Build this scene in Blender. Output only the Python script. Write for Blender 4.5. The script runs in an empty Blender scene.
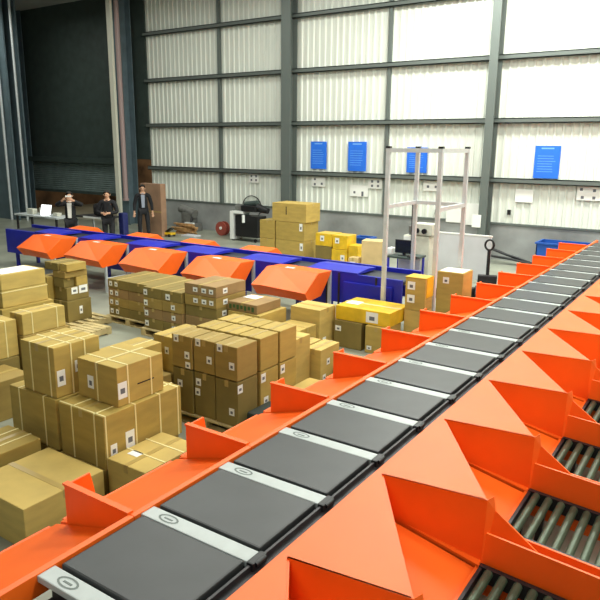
import bpy, bmesh, math, random
from mathutils import Vector, Matrix
random.seed(4)
S = bpy.context.scene
COL = S.collection

# ------------------------------------------------------------------ materials
def lin(c):
    c /= 255.0
    return c / 12.92 if c <= 0.04045 else ((c + 0.055) / 1.055) ** 2.4
def rgb(r, g, b): return (lin(r), lin(g), lin(b), 1)
def mat(name, c, rough=.6, metal=0, var=.0, scale=6, bump=0, emit=0, spec=.5, stretch=(1, 1, 1)):
    m = bpy.data.materials.new(name); m.use_nodes = True
    nt = m.node_tree; b = nt.nodes['Principled BSDF']
    b.inputs['Base Color'].default_value = rgb(*c)
    b.inputs['Roughness'].default_value = rough
    b.inputs['Metallic'].default_value = metal
    b.inputs['Specular IOR Level'].default_value = spec
    if emit:
        b.inputs['Emission Color'].default_value = rgb(*c)
        b.inputs['Emission Strength'].default_value = emit
    if var or bump:
        tc = nt.nodes.new('ShaderNodeTexCoord'); mp = nt.nodes.new('ShaderNodeMapping')
        mp.inputs['Scale'].default_value = stretch
        nt.links.new(tc.outputs['Object'], mp.inputs['Vector'])
        n = nt.nodes.new('ShaderNodeTexNoise'); n.inputs['Scale'].default_value = scale
        n.inputs['Detail'].default_value = 4
        nt.links.new(mp.outputs['Vector'], n.inputs['Vector'])
        if var:
            r = nt.nodes.new('ShaderNodeValToRGB')
            r.color_ramp.elements[0].position = .3; r.color_ramp.elements[1].position = .7
            lo = [max(0, x * (1 - var)) for x in c]; hi = [min(255, x * (1 + var * .6)) for x in c]
            r.color_ramp.elements[0].color = rgb(*lo); r.color_ramp.elements[1].color = rgb(*hi)
            nt.links.new(n.outputs['Fac'], r.inputs['Fac'])
            nt.links.new(r.outputs['Color'], b.inputs['Base Color'])
        if bump:
            bp = nt.nodes.new('ShaderNodeBump'); bp.inputs['Strength'].default_value = bump
            bp.inputs['Distance'].default_value = .01
            nt.links.new(n.outputs['Fac'], bp.inputs['Height'])
            nt.links.new(bp.outputs['Normal'], b.inputs['Normal'])
    return m
M = {}
M['floor'] = mat('painted floor', (150, 153, 138), .38, 0, .12, 1.2)
M['wall_low'] = mat('grey render', (146, 148, 146), .85, 0, .16, 1.1, .2)
M['panel'] = mat('ribbed wall panel', (226, 230, 220), .55, 0, .04, 2, stretch=(8, 1, .3))
M['annex'] = mat('dark brown annex wall', (112, 88, 64), .9, 0, .35, 1.2)
M['dark'] = mat('dark painted steel', (60, 72, 68), .55, 0, .1, 3)
M['shutter'] = mat('roller shutter steel', (112, 128, 126), .55, 0, .1, 3)
M['girt'] = mat('grey girt steel', (104, 112, 108), .5, .2)
M['column'] = mat('column grey blue', (100, 118, 126), .5, .1, .08, 3)
M['ceil'] = mat('ceiling sheet', (170, 172, 168), .8)
M['orange'] = mat('orange powder coat', (248, 104, 22), .45, 0, .03, 3, spec=.4)
M['orange'].node_tree.nodes['Principled BSDF'].inputs['Coat Weight'].default_value = .06
M['orange'].node_tree.nodes['Principled BSDF'].inputs['Coat Roughness'].default_value = .35
M['blue'] = mat('blue powder coat', (28, 36, 172), .4, 0, .06, 3)
M['belt'] = mat('charcoal conveyor belt', (48, 50, 51), .4, 0, .08, 5, .05)
M['rail'] = mat('dark rail steel', (58, 56, 58), .45, .5, .15, 9)
M['plate'] = mat('pale carrier plate', (178, 184, 182), .35, .0, .04, 9)
M['alu'] = mat('aluminium profile', (206, 212, 214), .4, .15, .04, 9)
M['black'] = mat('black plastic', (22, 22, 24), .45)
M['white'] = mat('white paint', (232, 234, 230), .5)
M['paper'] = mat('white paper', (238, 238, 232), .7)
M['ink'] = mat('printed ink', (104, 106, 112), .7)
M['strap'] = mat('cream packing strap', (236, 222, 160), .45)
CB = []
for i, c in enumerate([(182, 154, 78), (174, 147, 72), (196, 168, 92), (156, 130, 66)]):
    CB.append(mat('kraft cardboard %d' % i, c, .75, 0, .07, 3, .1, stretch=(1, 1, 4)))
M['cb_dark'] = mat('brown cardboard', (130, 112, 56), .75, 0, .08, 3, .1)
M['cb_red'] = mat('reddish cardboard', (150, 120, 76), .75, 0, .08, 3, .1)
M['cb_pale'] = mat('pale cardboard', (214, 186, 132), .75, 0, .06, 3, .1)
M['tape_brown'] = mat('brown tape', (176, 150, 86), .3)
M['tall_card'] = mat('reddish brown cardboard', (158, 124, 98), .8, 0, .1, 3)
M['yellow'] = mat('yellow film wrap', (226, 184, 40), .3, 0, .12, 4, .3)
M['wood'] = mat('pallet wood', (196, 176, 124), .8, 0, .12, 6, .2)
M['suit'] = mat('black suit cloth', (26, 26, 30), .85)
M['trousers'] = mat('dark trousers cloth', (34, 34, 38), .85)
M['shirt'] = mat('white shirt cloth', (226, 222, 214), .8)
M['shirt_grey'] = mat('grey blue shirt cloth', (150, 156, 172), .8)
M['skin'] = mat('skin', (206, 160, 130), .55)
M['hair'] = mat('black hair', (24, 20, 18), .6)
M['poster'] = mat('blue poster', (38, 112, 226), .5, 0, .05, 3)
M['poster_line'] = mat('pale poster print', (120, 176, 244), .5)
M['screen'] = mat('dark screen', (26, 30, 32), .25)
M['grey_board'] = mat('light grey sheet', (204, 206, 210), .5, 0, .04, 2)
M['machine'] = mat('off white machine paint', (206, 206, 190), .5, 0, .06, 6)
M['roller'] = mat('zinc roller', (70, 84, 66), .4, .4, .1, 9)
M['cable'] = mat('black cable rubber', (40, 40, 42), .6)
M['rope'] = mat('tan rope timber', (176, 136, 88), .8, 0, .25, 9)
M['red'] = mat('red brown paint', (150, 70, 58), .5)
M['grey_mach'] = mat('grey machine cast', (118, 118, 114), .5, .3, .15, 7)
M['pink'] = mat('pale pink pipe', (176, 152, 150), .5)
M['cream'] = mat('cream painted steel', (214, 212, 196), .5)
M['lamp'] = mat('lamp glass', (255, 252, 244), .5, emit=6)
M['bluebin'] = mat('blue plastic', (30, 84, 170), .45)
M['green_print'] = mat('green print', (60, 90, 40), .6)
M['lid'] = mat('dark green rubber', (34, 44, 38), .6)

# ------------------------------------------------------------------ geometry helpers
class MB:
    def __init__(s): s.v = []; s.f = []; s.m = []; s.sm = []
    def add(s, vs, fs, mi=0, smooth=False):
        o = len(s.v); s.v += [tuple(v) for v in vs]
        for f in fs: s.f.append([i + o for i in f]); s.m.append(mi); s.sm.append(smooth)
        return s
    def box(s, x0, x1, y0, y1, z0, z1, mi=0, T=None, bev=0):
        if bev:
            bm = bmesh.new(); bmesh.ops.create_cube(bm, size=1)
            for v in bm.verts: v.co = Vector(((x0 + x1) / 2 + v.co.x * (x1 - x0), (y0 + y1) / 2 + v.co.y * (y1 - y0), (z0 + z1) / 2 + v.co.z * (z1 - z0)))
            bmesh.ops.bevel(bm, geom=bm.edges[:], offset=bev, segments=2, affect='EDGES', profile=.6)
            bm.verts.index_update(); vs = [v.co.copy() for v in bm.verts]; fs = [[v.index for v in f.verts] for f in bm.faces]; bm.free()
        else:
            vs = [Vector((x, y, z)) for x in (x0, x1) for y in (y0, y1) for z in (z0, z1)]
            fs = [(0, 1, 3, 2), (4, 6, 7, 5), (0, 4, 5, 1), (2, 3, 7, 6), (0, 2, 6, 4), (1, 5, 7, 3)]
        if T: vs = [T @ v for v in vs]
        return s.add(vs, fs, mi)
    def poly(s, pts, off, mi=0):            # a planar outline swept by the vector off
        n = len(pts); o = Vector(off)
        vs = [Vector(p) for p in pts] + [Vector(p) + o for p in pts]
        fs = [list(range(n))[::-1], list(range(n, 2 * n))] + [(i, (i + 1) % n, n + (i + 1) % n, n + i) for i in range(n)]
        return s.add(vs, fs, mi)
    def tube(s, pts, r, n=8, mi=0, caps=True, r2=None):
        pts = [Vector(p) for p in pts]; rings = []; up = None
        for i, p in enumerate(pts):
            d = (pts[min(i + 1, len(pts) - 1)] - pts[max(i - 1, 0)]).normalized()
            if up is None: up = Vector((0, 0, 1)) if abs(d.z) < .9 else Vector((1, 0, 0))
            a = d.cross(up).normalized(); b = a.cross(d).normalized(); up = b
            rr = r if r2 is None else r + (r2 - r) * i / (len(pts) - 1)
            rings.append([p + (a * math.cos(t) + b * math.sin(t)) * rr for t in [2 * math.pi * k / n for k in range(n)]])
        vs = [v for R in rings for v in R]; fs = []
        for i in range(len(rings) - 1):
            for k in range(n): fs.append((i * n + k, i * n + (k + 1) % n, (i + 1) * n + (k + 1) % n, (i + 1) * n + k))
        s.add(vs, fs, mi, True)
        if caps: s.add(rings[0], [list(range(n))[::-1]], mi); s.add(rings[-1], [list(range(n))], mi)
        return s
    def build(s, name, mats, parent=None, loc=None):
        me = bpy.data.meshes.new(name); me.from_pydata(s.v, [], s.f)
        if not isinstance(mats, (list, tuple)): mats = [mats]
        for m in mats: me.materials.append(M[m] if isinstance(m, str) else m)
        for p, mi, sm in zip(me.polygons, s.m, s.sm): p.material_index = mi; p.use_smooth = sm
        bm = bmesh.new(); bm.from_mesh(me); bmesh.ops.recalc_face_normals(bm, faces=bm.faces[:]); bm.to_mesh(me); bm.free()
        o = bpy.data.objects.new(name, me); COL.objects.link(o)
        if parent: o.parent = parent
        if loc: o.location = loc
        return o
def tag(o, label=None, cat=None, group=None, kind=None):
    if label: o['label'] = label
    if cat: o['category'] = cat
    if group: o['group'] = group
    if kind: o['kind'] = kind
    return o
def thing(name, label, cat, loc=(0, 0, 0), rz=0, group=None):
    o = bpy.data.objects.new(name, None); COL.objects.link(o)
    o.location = loc; o.rotation_euler = (0, 0, rz); o.empty_display_size = .1
    return tag(o, label, cat, group)
def struct(name, mb, m): return tag(mb.build(name, m), kind='structure')
def dup(root, loc, label=None, group=None):
    r = root.copy(); COL.objects.link(r); r.location = loc
    if label: r['label'] = label
    if group: r['group'] = group
    for ch in list(root.children):
        c = ch.copy(); COL.objects.link(c); c.parent = r
        for g in list(ch.children):
            d = g.copy(); COL.objects.link(d); d.parent = c
    return r

# ------------------------------------------------------------------ the building
WY = 17.7
struct('floor', MB().box(-33, 6.2, -5, WY + 5.6, -.2, 0), 'floor')
w = MB()
w.box(-20.0, 6, WY, WY + .25, 0, 1.0); w.box(-33, -26.6, WY, WY + .25, 0, 1.0)
struct('wall_back', w, 'wall_low')
def ribbed(x0, x1, z0, z1, name):
    b = MB(); b.box(x0, x1, WY + .06, WY + .2, z0, z1); x = x0 + .12
    while x < x1 - .12:
        b.poly([(x - .045, WY + .06, z0), (x - .022, WY + .025, z0), (x + .022, WY + .025, z0), (x + .045, WY + .06, z0)], (0, 0, z1 - z0)); x += .21
    return b
struct('wall_back_panels', ribbed(-18.78, 6, 1.0, 8.4, 'p'), 'panel')
struct('wall_back_left', ribbed(-33, -26.6, 1.0, 8.4, 'p'), 'panel')
struct('trim_sill', MB().box(-18.78, 6, WY - .03, WY + .06, .97, 1.02), 'girt')
struct('wall_left', MB().box(-33.2, -33, -5, WY, 0, 8.4), 'wall_low')
struct('wall_right', MB().box(6, 6.2, -5, WY + .2, 0, 8.4), 'panel')
struct('wall_front', MB().box(-33, 6.2, -5.2, -5, 0, 8.4), 'column')
struct('ceiling', MB().box(-33, 6.2, -5, WY + .2, 8.4, 8.5), 'ceil')
# loading doorway with a dark annex behind it
w = MB(); w.box(-26.6, -18.78, WY, WY + .25, 2.45, 8.4)
struct('wall_over_doorway', w, 'dark')
struct('beam_doorway', MB().box(-26.6, -20.0, WY - .18, WY, 2.26, 2.46), 'dark')
w = MB(); w.box(-28, -18, WY + 5.3, WY + 5.5, 0, 5); w.box(-28, -27.8, WY + .25, WY + 5.3, 0, 5); w.box(-18.2, -18, WY + .25, WY + 5.3, 0, 5)
struct('wall_annex', w, 'annex')
struct('ceiling_annex', MB().box(-28, -18, WY + .25, WY + 5.5, 5, 5.1), 'dark')
sh = thing('roller_shutter', 'half lowered grey roller shutter in the dark doorway', 'shutter', (-23.3, WY + .12, 1.06))
b = MB()
for k in range(15):
    z = k * .083
    b.poly([(-3.28, -.01, z), (-3.28, -.035, z + .04), (-3.28, -.01, z + .08), (-3.28, .02, z + .08), (-3.28, .02, z)], (6.56, 0, 0))
b.build('curtain', 'shutter', sh)
MB().box(-3.28, 3.28, -.05, .05, -.09, 0).build('bottom_bar', 'dark', sh)
# wall columns and girts
def hcol(name, x, y, wd, dp, z0, z1, m):
    b = MB(); t = .03
    b.box(x - wd / 2, x + wd / 2, y, y + t, z0, z1); b.box(x - wd / 2, x + wd / 2, y + dp - t, y + dp, z0, z1)
    b.box(x - t / 2, x + t / 2, y + t, y + dp - t, z0, z1); return struct(name, b, m)
hcol('column_middle', -12.2, 17.25, .34, .4, 0, 8.4, 'girt')
hcol('column_right', -5.72, 17.25, .22, .4, 0, 8.4, 'girt')
hcol('column_doorway', -19.55, 17.0, .55, .5, 0, 8.4, 'column')
hcol('column_far', -26.3, 17.0, .6, .6, 0, 8.4, 'column')
b = MB(); b.box(-25.6, -23.95, 15.4, 15.46, 0, 8.4); b.box(-25.6, -23.95, 15.95, 16.01, 0, 8.4); b.box(-25.05, -24.95, 15.46, 15.95, 0, 8.4)

struct('column_left', b, 'column')
for i, x in enumerate((-15.25, -8.86)):
    struct('trim_%d' % (i + 1), MB().box(x - .05, x + .05, WY - .06, WY + .05, 1.0, 8.4), 'girt')
for i, z in enumerate((2.08, 3.62, 5.2, 6.8)):
    b = MB(); b.box(-18.78, 6, WY - .13, WY + .02, z, z + .025); b.box(-18.78, 6, WY - .13, WY - .1, z, z + .14); b.box(-18.78, 6, WY - .13, WY + .02, z + .115, z + .14)
    struct('beam_girt_%d' % (i + 1), b, 'girt')
b = MB(); b.box(-33, -26.6, WY - .1, WY + .02, 2.05, 2.17); struct('beam_girt_left', b, 'girt')
# pipes and posts by the doorway
tag(MB().box(-19.28, -19.08, 16.4, 16.5, 0, 8.4).build('door_post', 'cream'), 'cream painted square post at the right of the dark doorway', 'post')
tag(MB().tube([(-19.32, 16.9, 1.0), (-19.32, 16.9, 8.3)], .09, 10).tube([(-19.32, 16.9, 1.0), (-19.32, 16.9, .93)], .12, 10).build('wall_pipe', 'pink'), 'pale pinkish downpipe behind the cream post', 'pipe')
tag(MB().tube([(-23.55, 15.5, 0), (-23.55, 15.5, 8.3)], .045, 10).build('conduit_pipe', 'alu'), 'thin bright steel conduit beside the blue grey column', 'pipe')
tag(MB().tube([(-24.3, 15.3, 0), (-24.3, 15.3, 8.3)], .05, 10).build('conduit_pipe', 'alu'), 'pale steel conduit running down the face of the blue grey column', 'pipe')

# posters, notices
def poster(x0, x1, z0, z1, label):
    t = thing('poster', label, 'poster', ((x0 + x1) / 2, WY - .0, z0), 0)
    w_, h = (x1 - x0) / 2, z1 - z0
    MB().box(-w_, w_, -.012, .02, 0, h).build('sheet', 'poster', t)
    b = MB(); b.box(-w_ * .5, w_ * .5, -.014, -.012, h * .9, h * .94)
    for k in range(7): b.box(-w_ * .75, w_ * (.7 - .3 * random.random()), -.0135, -.012, h * (.2 + .08 * k), h * (.213 + .08 * k))
    b.build('print', 'poster_line', t)
poster(-11.52, -10.95, 2.3, 3.14, 'blue wall poster nearest the thick middle column')
poster(-10.16, -9.54, 2.27, 3.14, 'blue wall poster between the thick middle column and the thin wall post')
poster(-8.2, -7.58, 2.28, 2.99, 'blue wall poster seen through the aluminium gantry frame')
poster(-4.6, -3.97, 2.24, 3.06, 'blue wall poster on the bright panels beyond the slim column')
def notice(x, z, w_=.42, h=.3, label='', dots=((-.1, .06), (.1, .06), (-.1, -.07), (.1, -.07)), y=WY):
    t = thing('wall_notice', label, 'notice', (x, y, z))
    MB().box(-w_ / 2, w_ / 2, -.012, -.004, -h / 2, h / 2).build('sheet', 'paper', t)
    b = MB()
    for dx, dz in dots: b.box(dx - .035, dx + .035, -.016, -.012, dz - .035, dz + .035)
    if dots: b.build('print', 'ink', t)
notice(-13.81, 1.93, .42, .32, 'small white notice with dark dots between the wall post and the thick column')
notice(-11.22, 1.9, .5, .3, 'white notice with dark dots below the poster nearest the thick column', ((-.13, .08), (-.13, -.08), (.13, -.06)))
notice(-9.75, 1.68, .62, .34, 'large white notice hung lowest of the notices on the wall', ((-.15, -.05), (.13, -.05), (.13, -.12)))
notice(-9.2, 1.92, .46, .3, 'white notice with dark dots left of the thin wall post')
notice(-7.38, 1.92, .52, .28, 'white notice with dark dots behind the gantry frame', ((-.12, -.02), (.12, -.02)))
notice(-4.78, 1.77, .46, .34, 'plain white notice below the blue poster on the bright panels', ())
notice(-3.12, 1.9, .72, .34, 'wide white notice with dark dots above the far end of the sorter', ((-.26, .1), (-.22, -.1), (.05, .08), (.05, -.1), (.26, .02)))
notice(-5.86, 1.07, .24, .34, 'white sheet taped to the foot of the slim column', (), 17.24)
notice(-6.66, 1.22, .46, .56, 'blank white board leaning on the sill behind the gantry', (), 17.66)
notice(-6.1, 1.2, .42, .6, 'blank white board hung next to the slim column', (), 17.66)
tag(MB().box(-5.18, -5.1, WY - .05, WY + .02, 1.25, 1.38).build('wall_socket', 'black'), 'small black socket low on the bright wall panels', 'socket')
tag(MB().box(-7.22, -7.1, WY - .08, WY + .02, 1.13, 1.27).build('wall_speaker', 'black'), 'small black box on the panels behind the gantry', 'box')

# ------------------------------------------------------------------ the near cross-belt sorter
PIT = .655
def make_carrier():
    t = thing('belt_carrier', 'x', 'conveyor carrier', (0, 0, 0))
    b = MB(); pts = []
    for k in range(7):
        a = math.pi * k / 6
        pts.append((-2.52, .075 - .03 * math.sin(a), .955 + .035 * -math.cos(a) + .01))
    b.box(-2.52, -1.80, .075, PIT - .05, .93, 1.0, bev=.012)
    b.build('belt', 'belt', t)
    p = MB(); p.box(-2.55, -1.79, -.04, .06, .955, .992, bev=.006)
    p.build('end_plate', 'plate', t)
    o = MB(); n = 16                        # oval outline near the plate's end
    R = [[(-2.38 + math.cos(2 * math.pi * k / n) * rx, .01 + math.sin(2 * math.pi * k / n) * ry) for k in range(n)] for rx, ry in ((.07, .034), (.056, .024))]
    vs = [(x, y, .9935) for r in R for x, y in r]
    o.add(vs, [(k, (k + 1) % n, n + (k + 1) % n, n + k) for k in range(n)])
    o.box(-2.41, -2.35, .003, .014, .992, .9935)
    o.build('oval_mark', 'girt', t)
    c = MB(); c.box(-1.79, -1.745, -.05, .07, .93, .998, bev=.01); c.tube([(-1.745, -.03, .985), (-1.745, .05, .985)], .014, 8)
    c.build('side_clip', 'black', t)
    MB().box(-2.5, -1.8, .0, PIT - .1, .86, .93).build('chassis', 'rail', t)
    return t
car = None
CN = {0: 'nearest carrier wholly in view by the lowest orange divider'}
ordn = ['first', 'second', 'third', 'fourth', 'fifth', 'sixth', 'seventh', 'eighth', 'ninth', 'tenth', 'eleventh', 'twelfth', 'thirteenth', 'fourteenth', 'fifteenth', 'sixteenth', 'seventeenth', 'eighteenth', 'nineteenth', 'twentieth', 'twenty-first', 'twenty-second']
k0 = -4
for k in range(k0, 17):
    y = 4.22 + PIT * k
    lab = 'charcoal belt carrier with pale end plate, %s from the near end of the sorter' % ordn[k - k0]
    if car is None: car = make_carrier(); car.location = (0, y, 0); car['label'] = lab; car['group'] = 'belt carriers of the near sorter'
    else: dup(car, (0, y, 0), lab)
fr = thing('near_sorter', 'long dark steel frame carrying the charcoal belt carriers', 'conveyor frame', (-2.16, 8, 0))
b = MB(); b.box(.38 , .51, -6.6, 7.3, .84, .955); b.box(.385, .40, -6.6, 7.3, .955, .985)
b.build('side_rail', 'rail', fr)
b = MB(); b.box(-.375, -.345, -6.6, 7.3, .76, .84); b.build('side_rail', 'rail', fr)
b = MB(); b.box(-.36, .4, -6.6, 7.3, .70, .82); b.build('track_bed', 'rail', fr)
for k in range(7):
    for sx in (-.3, .3): MB().box(sx - .05, sx + .05, -6 + 2.1 * k, -5.9 + 2.1 * k, 0, .70).build('leg', 'rail', fr)

# chutes on the far side (towards the stacks)
def make_left_chute():
    t = thing('sorter_chute', 'x', 'chute', (0, 0, 0)); th = .02
    xo, xi = -3.16, -2.585
    MB().poly([(xi, 0, 1.0), (xo, 0, 1.0), (xo, 0, .62), (xi, 0, .62)], (0, th, 0)).build('divider', 'orange', t)
    b = MB(); b.box(xo, xi, -.012, .028, .998, 1.012); b.build('divider_rim', 'orange', t)
    b = MB(); b.poly([(xo, th, .995), (xo, .18, 1.0), (xo, .20, .9), (xo, .22, .76), (xo, th, .70)], (.015, 0, 0)); b.build('end_lip', 'orange', t)
    b = MB(); b.poly([(xi, th, .90), (xo - .10, th, .70), (xo - .10, th, .66), (xi, th, .86)], (0, 1.02, 0)); b.build('slide', 'orange', t)
    b = MB(); b.box(xi, -2.545, 0, 1.045, .88, 1.0, bev=.004); b.build('belt_side_rim', 'orange', t)
    MB().box(xo - .12, xo - .1, .05, 1.0, .5, .70).build('end_skirt', 'orange', t)
    b = MB()
    for yy in (.03, .97): b.box(xo + .02, xo + .07, yy, yy + .05, 0, .66)
    for i, yy in enumerate((.03, .95)): MB().box(xo + .04, xo + .09, yy, yy + .05, 0, .665).build('leg', 'rail', t)
    return t
LY = [3.215 + 1.048 * j for j in range(-2, 12)]
ch = None
for j, y in enumerate(LY):
    lab = 'orange sorter chute with upright divider facing the stacked cartons, %s from the near end' % ordn[j]
    if ch is None: ch = make_left_chute(); ch.location = (0, y, 0); ch['label'] = lab; ch['group'] = 'orange chutes facing the cartons'
    else: dup(ch, (0, y, 0), lab)
# chutes on the right with triangular deflectors and roller tracks
def make_right_chute():
    t = thing('deflector_chute', 'x', 'chute', (0, 0, 0))
    xa, xo, pt = -1.64, -1.00, 1.032
    b = MB(); b.poly([(xa, 0, 1.0), (xo, .075, 1.0), (xa, pt, 1.0)], (0, 0, -.012)); b.build('deflector_top', 'orange', t)
    b = MB(); b.poly([(xa, 0, 1.0), (xo + .01, .075, 1.0), (xo + .035, .11, 1.015), (xo + .05, .11, .93), (xo + .40, .14, .66), (xo + .40, .14, .50), (xo, .075, .50), (xa, 0, .52)], (0, .012, 0)); b.build('front_wall', 'orange', t)
    b = MB(); b.poly([(xo, .075, .99), (xa, pt, .99), (xa, pt, .6), (xo, .075, .6)], (.01, .008, 0)); b.build('diagonal_wall', 'orange', t)
    b = MB(); b.poly([(xa, .02, .74), (-1.0, .02, .60), (-1.0, .02, .58), (xa, .02, .72)], (0, pt - .04, 0)); b.build('slide', 'orange', t)
    b = MB(); b.poly([(-1.0, .36, .622), (-.955, .40, .625), (-.955, .96, .625), (-1.0, 1.01, .622)], (0, 0, -.012)); b.build('mouth_plate', 'orange', t)
    b = MB(); b.box(xa - .05, xa + .0, 0, pt, .88, .998); b.build('belt_side_rim', 'orange', t)
    for yy in (.08, .9): MB().box(-1.06, -1.02, yy, yy + .04, 0, .60).build('leg', 'rail', t)
    return t
def make_roller_track():
    t = thing('roller_track', 'x', 'roller conveyor', (0, 0, 0))
    L = 1.2; T = Matrix.Translation((-.97, .28, .64)) @ Matrix.Rotation(.07, 4, 'Y')
    MB().box(-.0, L, .015, .03, -.2, .06, T=T).build('side_guard', 'orange', t)
    MB().box(-.0, L, .745, .76, -.2, .20, T=T).build('side_guard', 'orange', t)
    for y0 in (.08, .69):
        MB().box(0, L, y0, y0 + .035, -.08, .015, T=T).build('side_frame', 'black', t)
    MB().box(0.0, .02, .115, .69, -.08, .01, T=T).build('end_bar', 'black', t)
    for k in range(14):
        x = .06 + k * .084
        MB().tube([T @ Vector((x, .115, -.01)), T @ Vector((x, .69, -.01))], .027, 10).build('roller', 'roller', t)
    for xx in (.1, 1.05):
        MB().box(xx, xx + .04, .1, .14, -.53, -.08, T=T).build('leg', 'rail', t)
        MB().box(xx, xx + .04, .67, .71, -.53, -.08, T=T).build('leg', 'rail', t)
    return t
rc = rt = None
for j in range(13):
    y = 4.41 + 1.032 * (j - 3)
    lab = 'orange chute with triangular deflector beside the dark rail, %s from the near end' % ordn[j]
    if rc is None: rc = make_right_chute(); rc.location = (0, y, 0); rc['label'] = lab; rc['group'] = 'triangular deflector chutes'
    else: dup(rc, (0, y, 0), lab)
    if j > 7: continue
    lab = 'black framed roller track at the mouth of the %s deflector chute from the near end' % ordn[j]
    if rt is None: rt = make_roller_track(); rt.location = (0, y, 0); rt['label'] = lab; rt['group'] = 'roller tracks below the deflector chutes'
    else: dup(rt, (0, y, 0), lab)

# ------------------------------------------------------------------ the far blue sorter and its hoods
HX = [-12.30, -10.62, -8.92, -7.24, -5.60]
bs = thing('blue_sorter', 'long blue framed sorting conveyor running in front of the back wall', 'conveyor', (-9.7, 9.75, 0))
b = MB(); b.box(-5.4, 4.1, -.45, -.38, .35, .93); b.build('front_panel', 'blue', bs)
b = MB(); b.box(-5.4, 5.4, .28, .34, .5, .97); b.build('back_panel', 'blue', bs)
b = MB(); b.box(-5.4, 5.4, -.38, .28, .84, .90, bev=.01); b.build('belt', 'belt', bs)
b = MB(); b.box(4.1, 5.4, -.45, -.40, .42, .93); b.build('front_panel', 'blue', bs)
for k in range(7):
    for sy in (-.36, .2): MB().box(-5.2 + 1.7 * k, -5.12 + 1.7 * k, sy, sy + .06, 0, .5).build('leg', 'blue', bs)
for i, (x0, x1) in enumerate([(-13.9, -13.0), (-12.25, -11.6), (-10.75, -9.75), (-9.3, -8.3), (-7.6, -6.65), (-6.1, -5.1)]):
    b = MB(); b.poly([(x0 + 9.7, -.45, .93), (x0 + 9.7, -.45, .955), (x0 + 9.7, -.05, .985), (x0 + 9.7, .2, .965), (x0 + 9.7, .2, .93)], (x1 - x0, 0, 0)); b.build('cover_plate', 'blue', bs)
for x in (-5.45, -4.75): MB().box(x + 9.7 - .015, x + 9.7 + .015, -.47, -.45, .35, .93).build('panel_joint', 'rail', bs)
MB().box(4.35, 5.25, -.5, -.45, .48, .80, bev=.01).build('drive_cover', 'blue', bs)
b = MB(); b.box(4.0, 4.05, -.47, -.4, .1, .9); b.build('leg', 'rail', bs)
def make_hood():
    t = thing('chute_hood', 'x', 'chute', (0, 0, 0))
    # profiles (y, z) at the left and right ends; x runs -1.05 .. 0
    Lp = [(9.30, .945), (8.91, .965), (8.46, .72), (8.62, .53), (9.0, .56)]
    Rp = [(9.30, .945), (8.88, .965), (8.48, .69), (8.57, .54), (8.96, .57)]
    xl, xm, xr = -1.08, -.87, 0
    A = [(xl, y - 9.3, z) for y, z in Lp]; 
    Mi = [(xm, y - 9.3 - .0, z + .012) for y, z in Lp[:4]] + [(xm, Lp[4][0] - 9.3, Lp[4][1])]
    B = [(xr - .02, y - 9.3, z + .004) for y, z in Rp]
    C = [(xr, y - 9.3, z) for y, z in Rp]
    b = MB(); rings = [A, Mi, B, C]; n = 5
    vs = [p for r in rings for p in r]; fs = []
    for i in range(3):
        for k in range(n): fs.append((i * n + k, i * n + (k + 1) % n, (i + 1) * n + (k + 1) % n, (i + 1) * n + k))
    fs.append((0, 1, 2, 3, 4)); fs.append(tuple(range(3 * n, 4 * n)))
    b.add(vs, fs); b.build('hood', 'orange', t)
    b = MB(); b.box(-.05, .0, -.05, .0, 0, .94)
    b.build('support_post', 'alu', t)
    b = MB(); b.tube([(-.02, -.04, .30), (-.02, -.62, .30)], .02, 8); b.build('support_brace', 'alu', t)
    b = MB(); b.box(-.72, -.55, -.36, -.29, .974, .98); b.build('sticker', 'paper', t)
    b = MB(); b.box(-.05, .0, -.64, -.60, 0, .56); b.build('support_post', 'alu', t)
    return t
hd = None
where = ['farthest along, by the blue grey column', 'in front of the standing people', 'behind the leftmost labelled cartons', 'behind the tall four tier cartons', 'nearest the aluminium gantry']
for i, x in enumerate(HX):
    lab = 'orange chute hood on the blue sorter, ' + where[i]
    if hd is None: hd = make_hood(); hd.location = (x, 9.3, 0); hd['label'] = lab; hd['group'] = 'orange hoods on the blue sorter'
    else: dup(hd, (x, 9.3, 0), lab)
wb = ['behind the leftmost hood', 'behind the second hood', 'near the timber scraps', 'below the big cartons by the wall']
for i, x in enumerate((-13.4, -11.3, -9.6, -7.95)):
    t = thing('back_chute', 'orange chute lip showing over the blue sorter, ' + wb[i], 'chute', (x, 10.12, 0), 0, 'orange chute lips behind the blue sorter')
    MB().poly([(-.35, 0, .96), (-.35, .35, 1.0), (-.35, .75, .7), (-.35, .75, .66), (-.35, 0, .9)], (.7, 0, 0)).build('slide', 'orange', t)
    for sx in (-.33, .29): MB().box(sx, sx + .04, .6, .64, 0, .72).build('leg', 'rail', t)

# ------------------------------------------------------------------ aluminium gantry
g = thing('scanner_gantry', 'tall aluminium profile gantry standing over the end of the blue sorter', 'gantry', (-4.11, 9.66, 0))
gx, gy = .42, .54
for sx in (-gx, gx):
    for sy in (-gy, gy):
        b = MB(); b.box(sx - .03, sx + .03, sy - .03, sy + .03, 0, 2.98); p = b.build('post', 'alu', g)
        MB().box(sx - .035, sx + .035, sy - .035, sy + .035, 2.98, 3.01).build('end_cap', 'black', p)
for z in (2.10, 2.95):
    for sy in ((-gy, gy) if z > 2.5 else (gy,)): MB().box(-gx, gx, sy - .025, sy + .025, z - .03, z + .03).build('cross_beam', 'alu', g)
    for sx in (-gx, gx): MB().box(sx - .025, sx + .025, -gy, gy, z - .03, z + .03).build('side_beam', 'alu', g)

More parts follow.
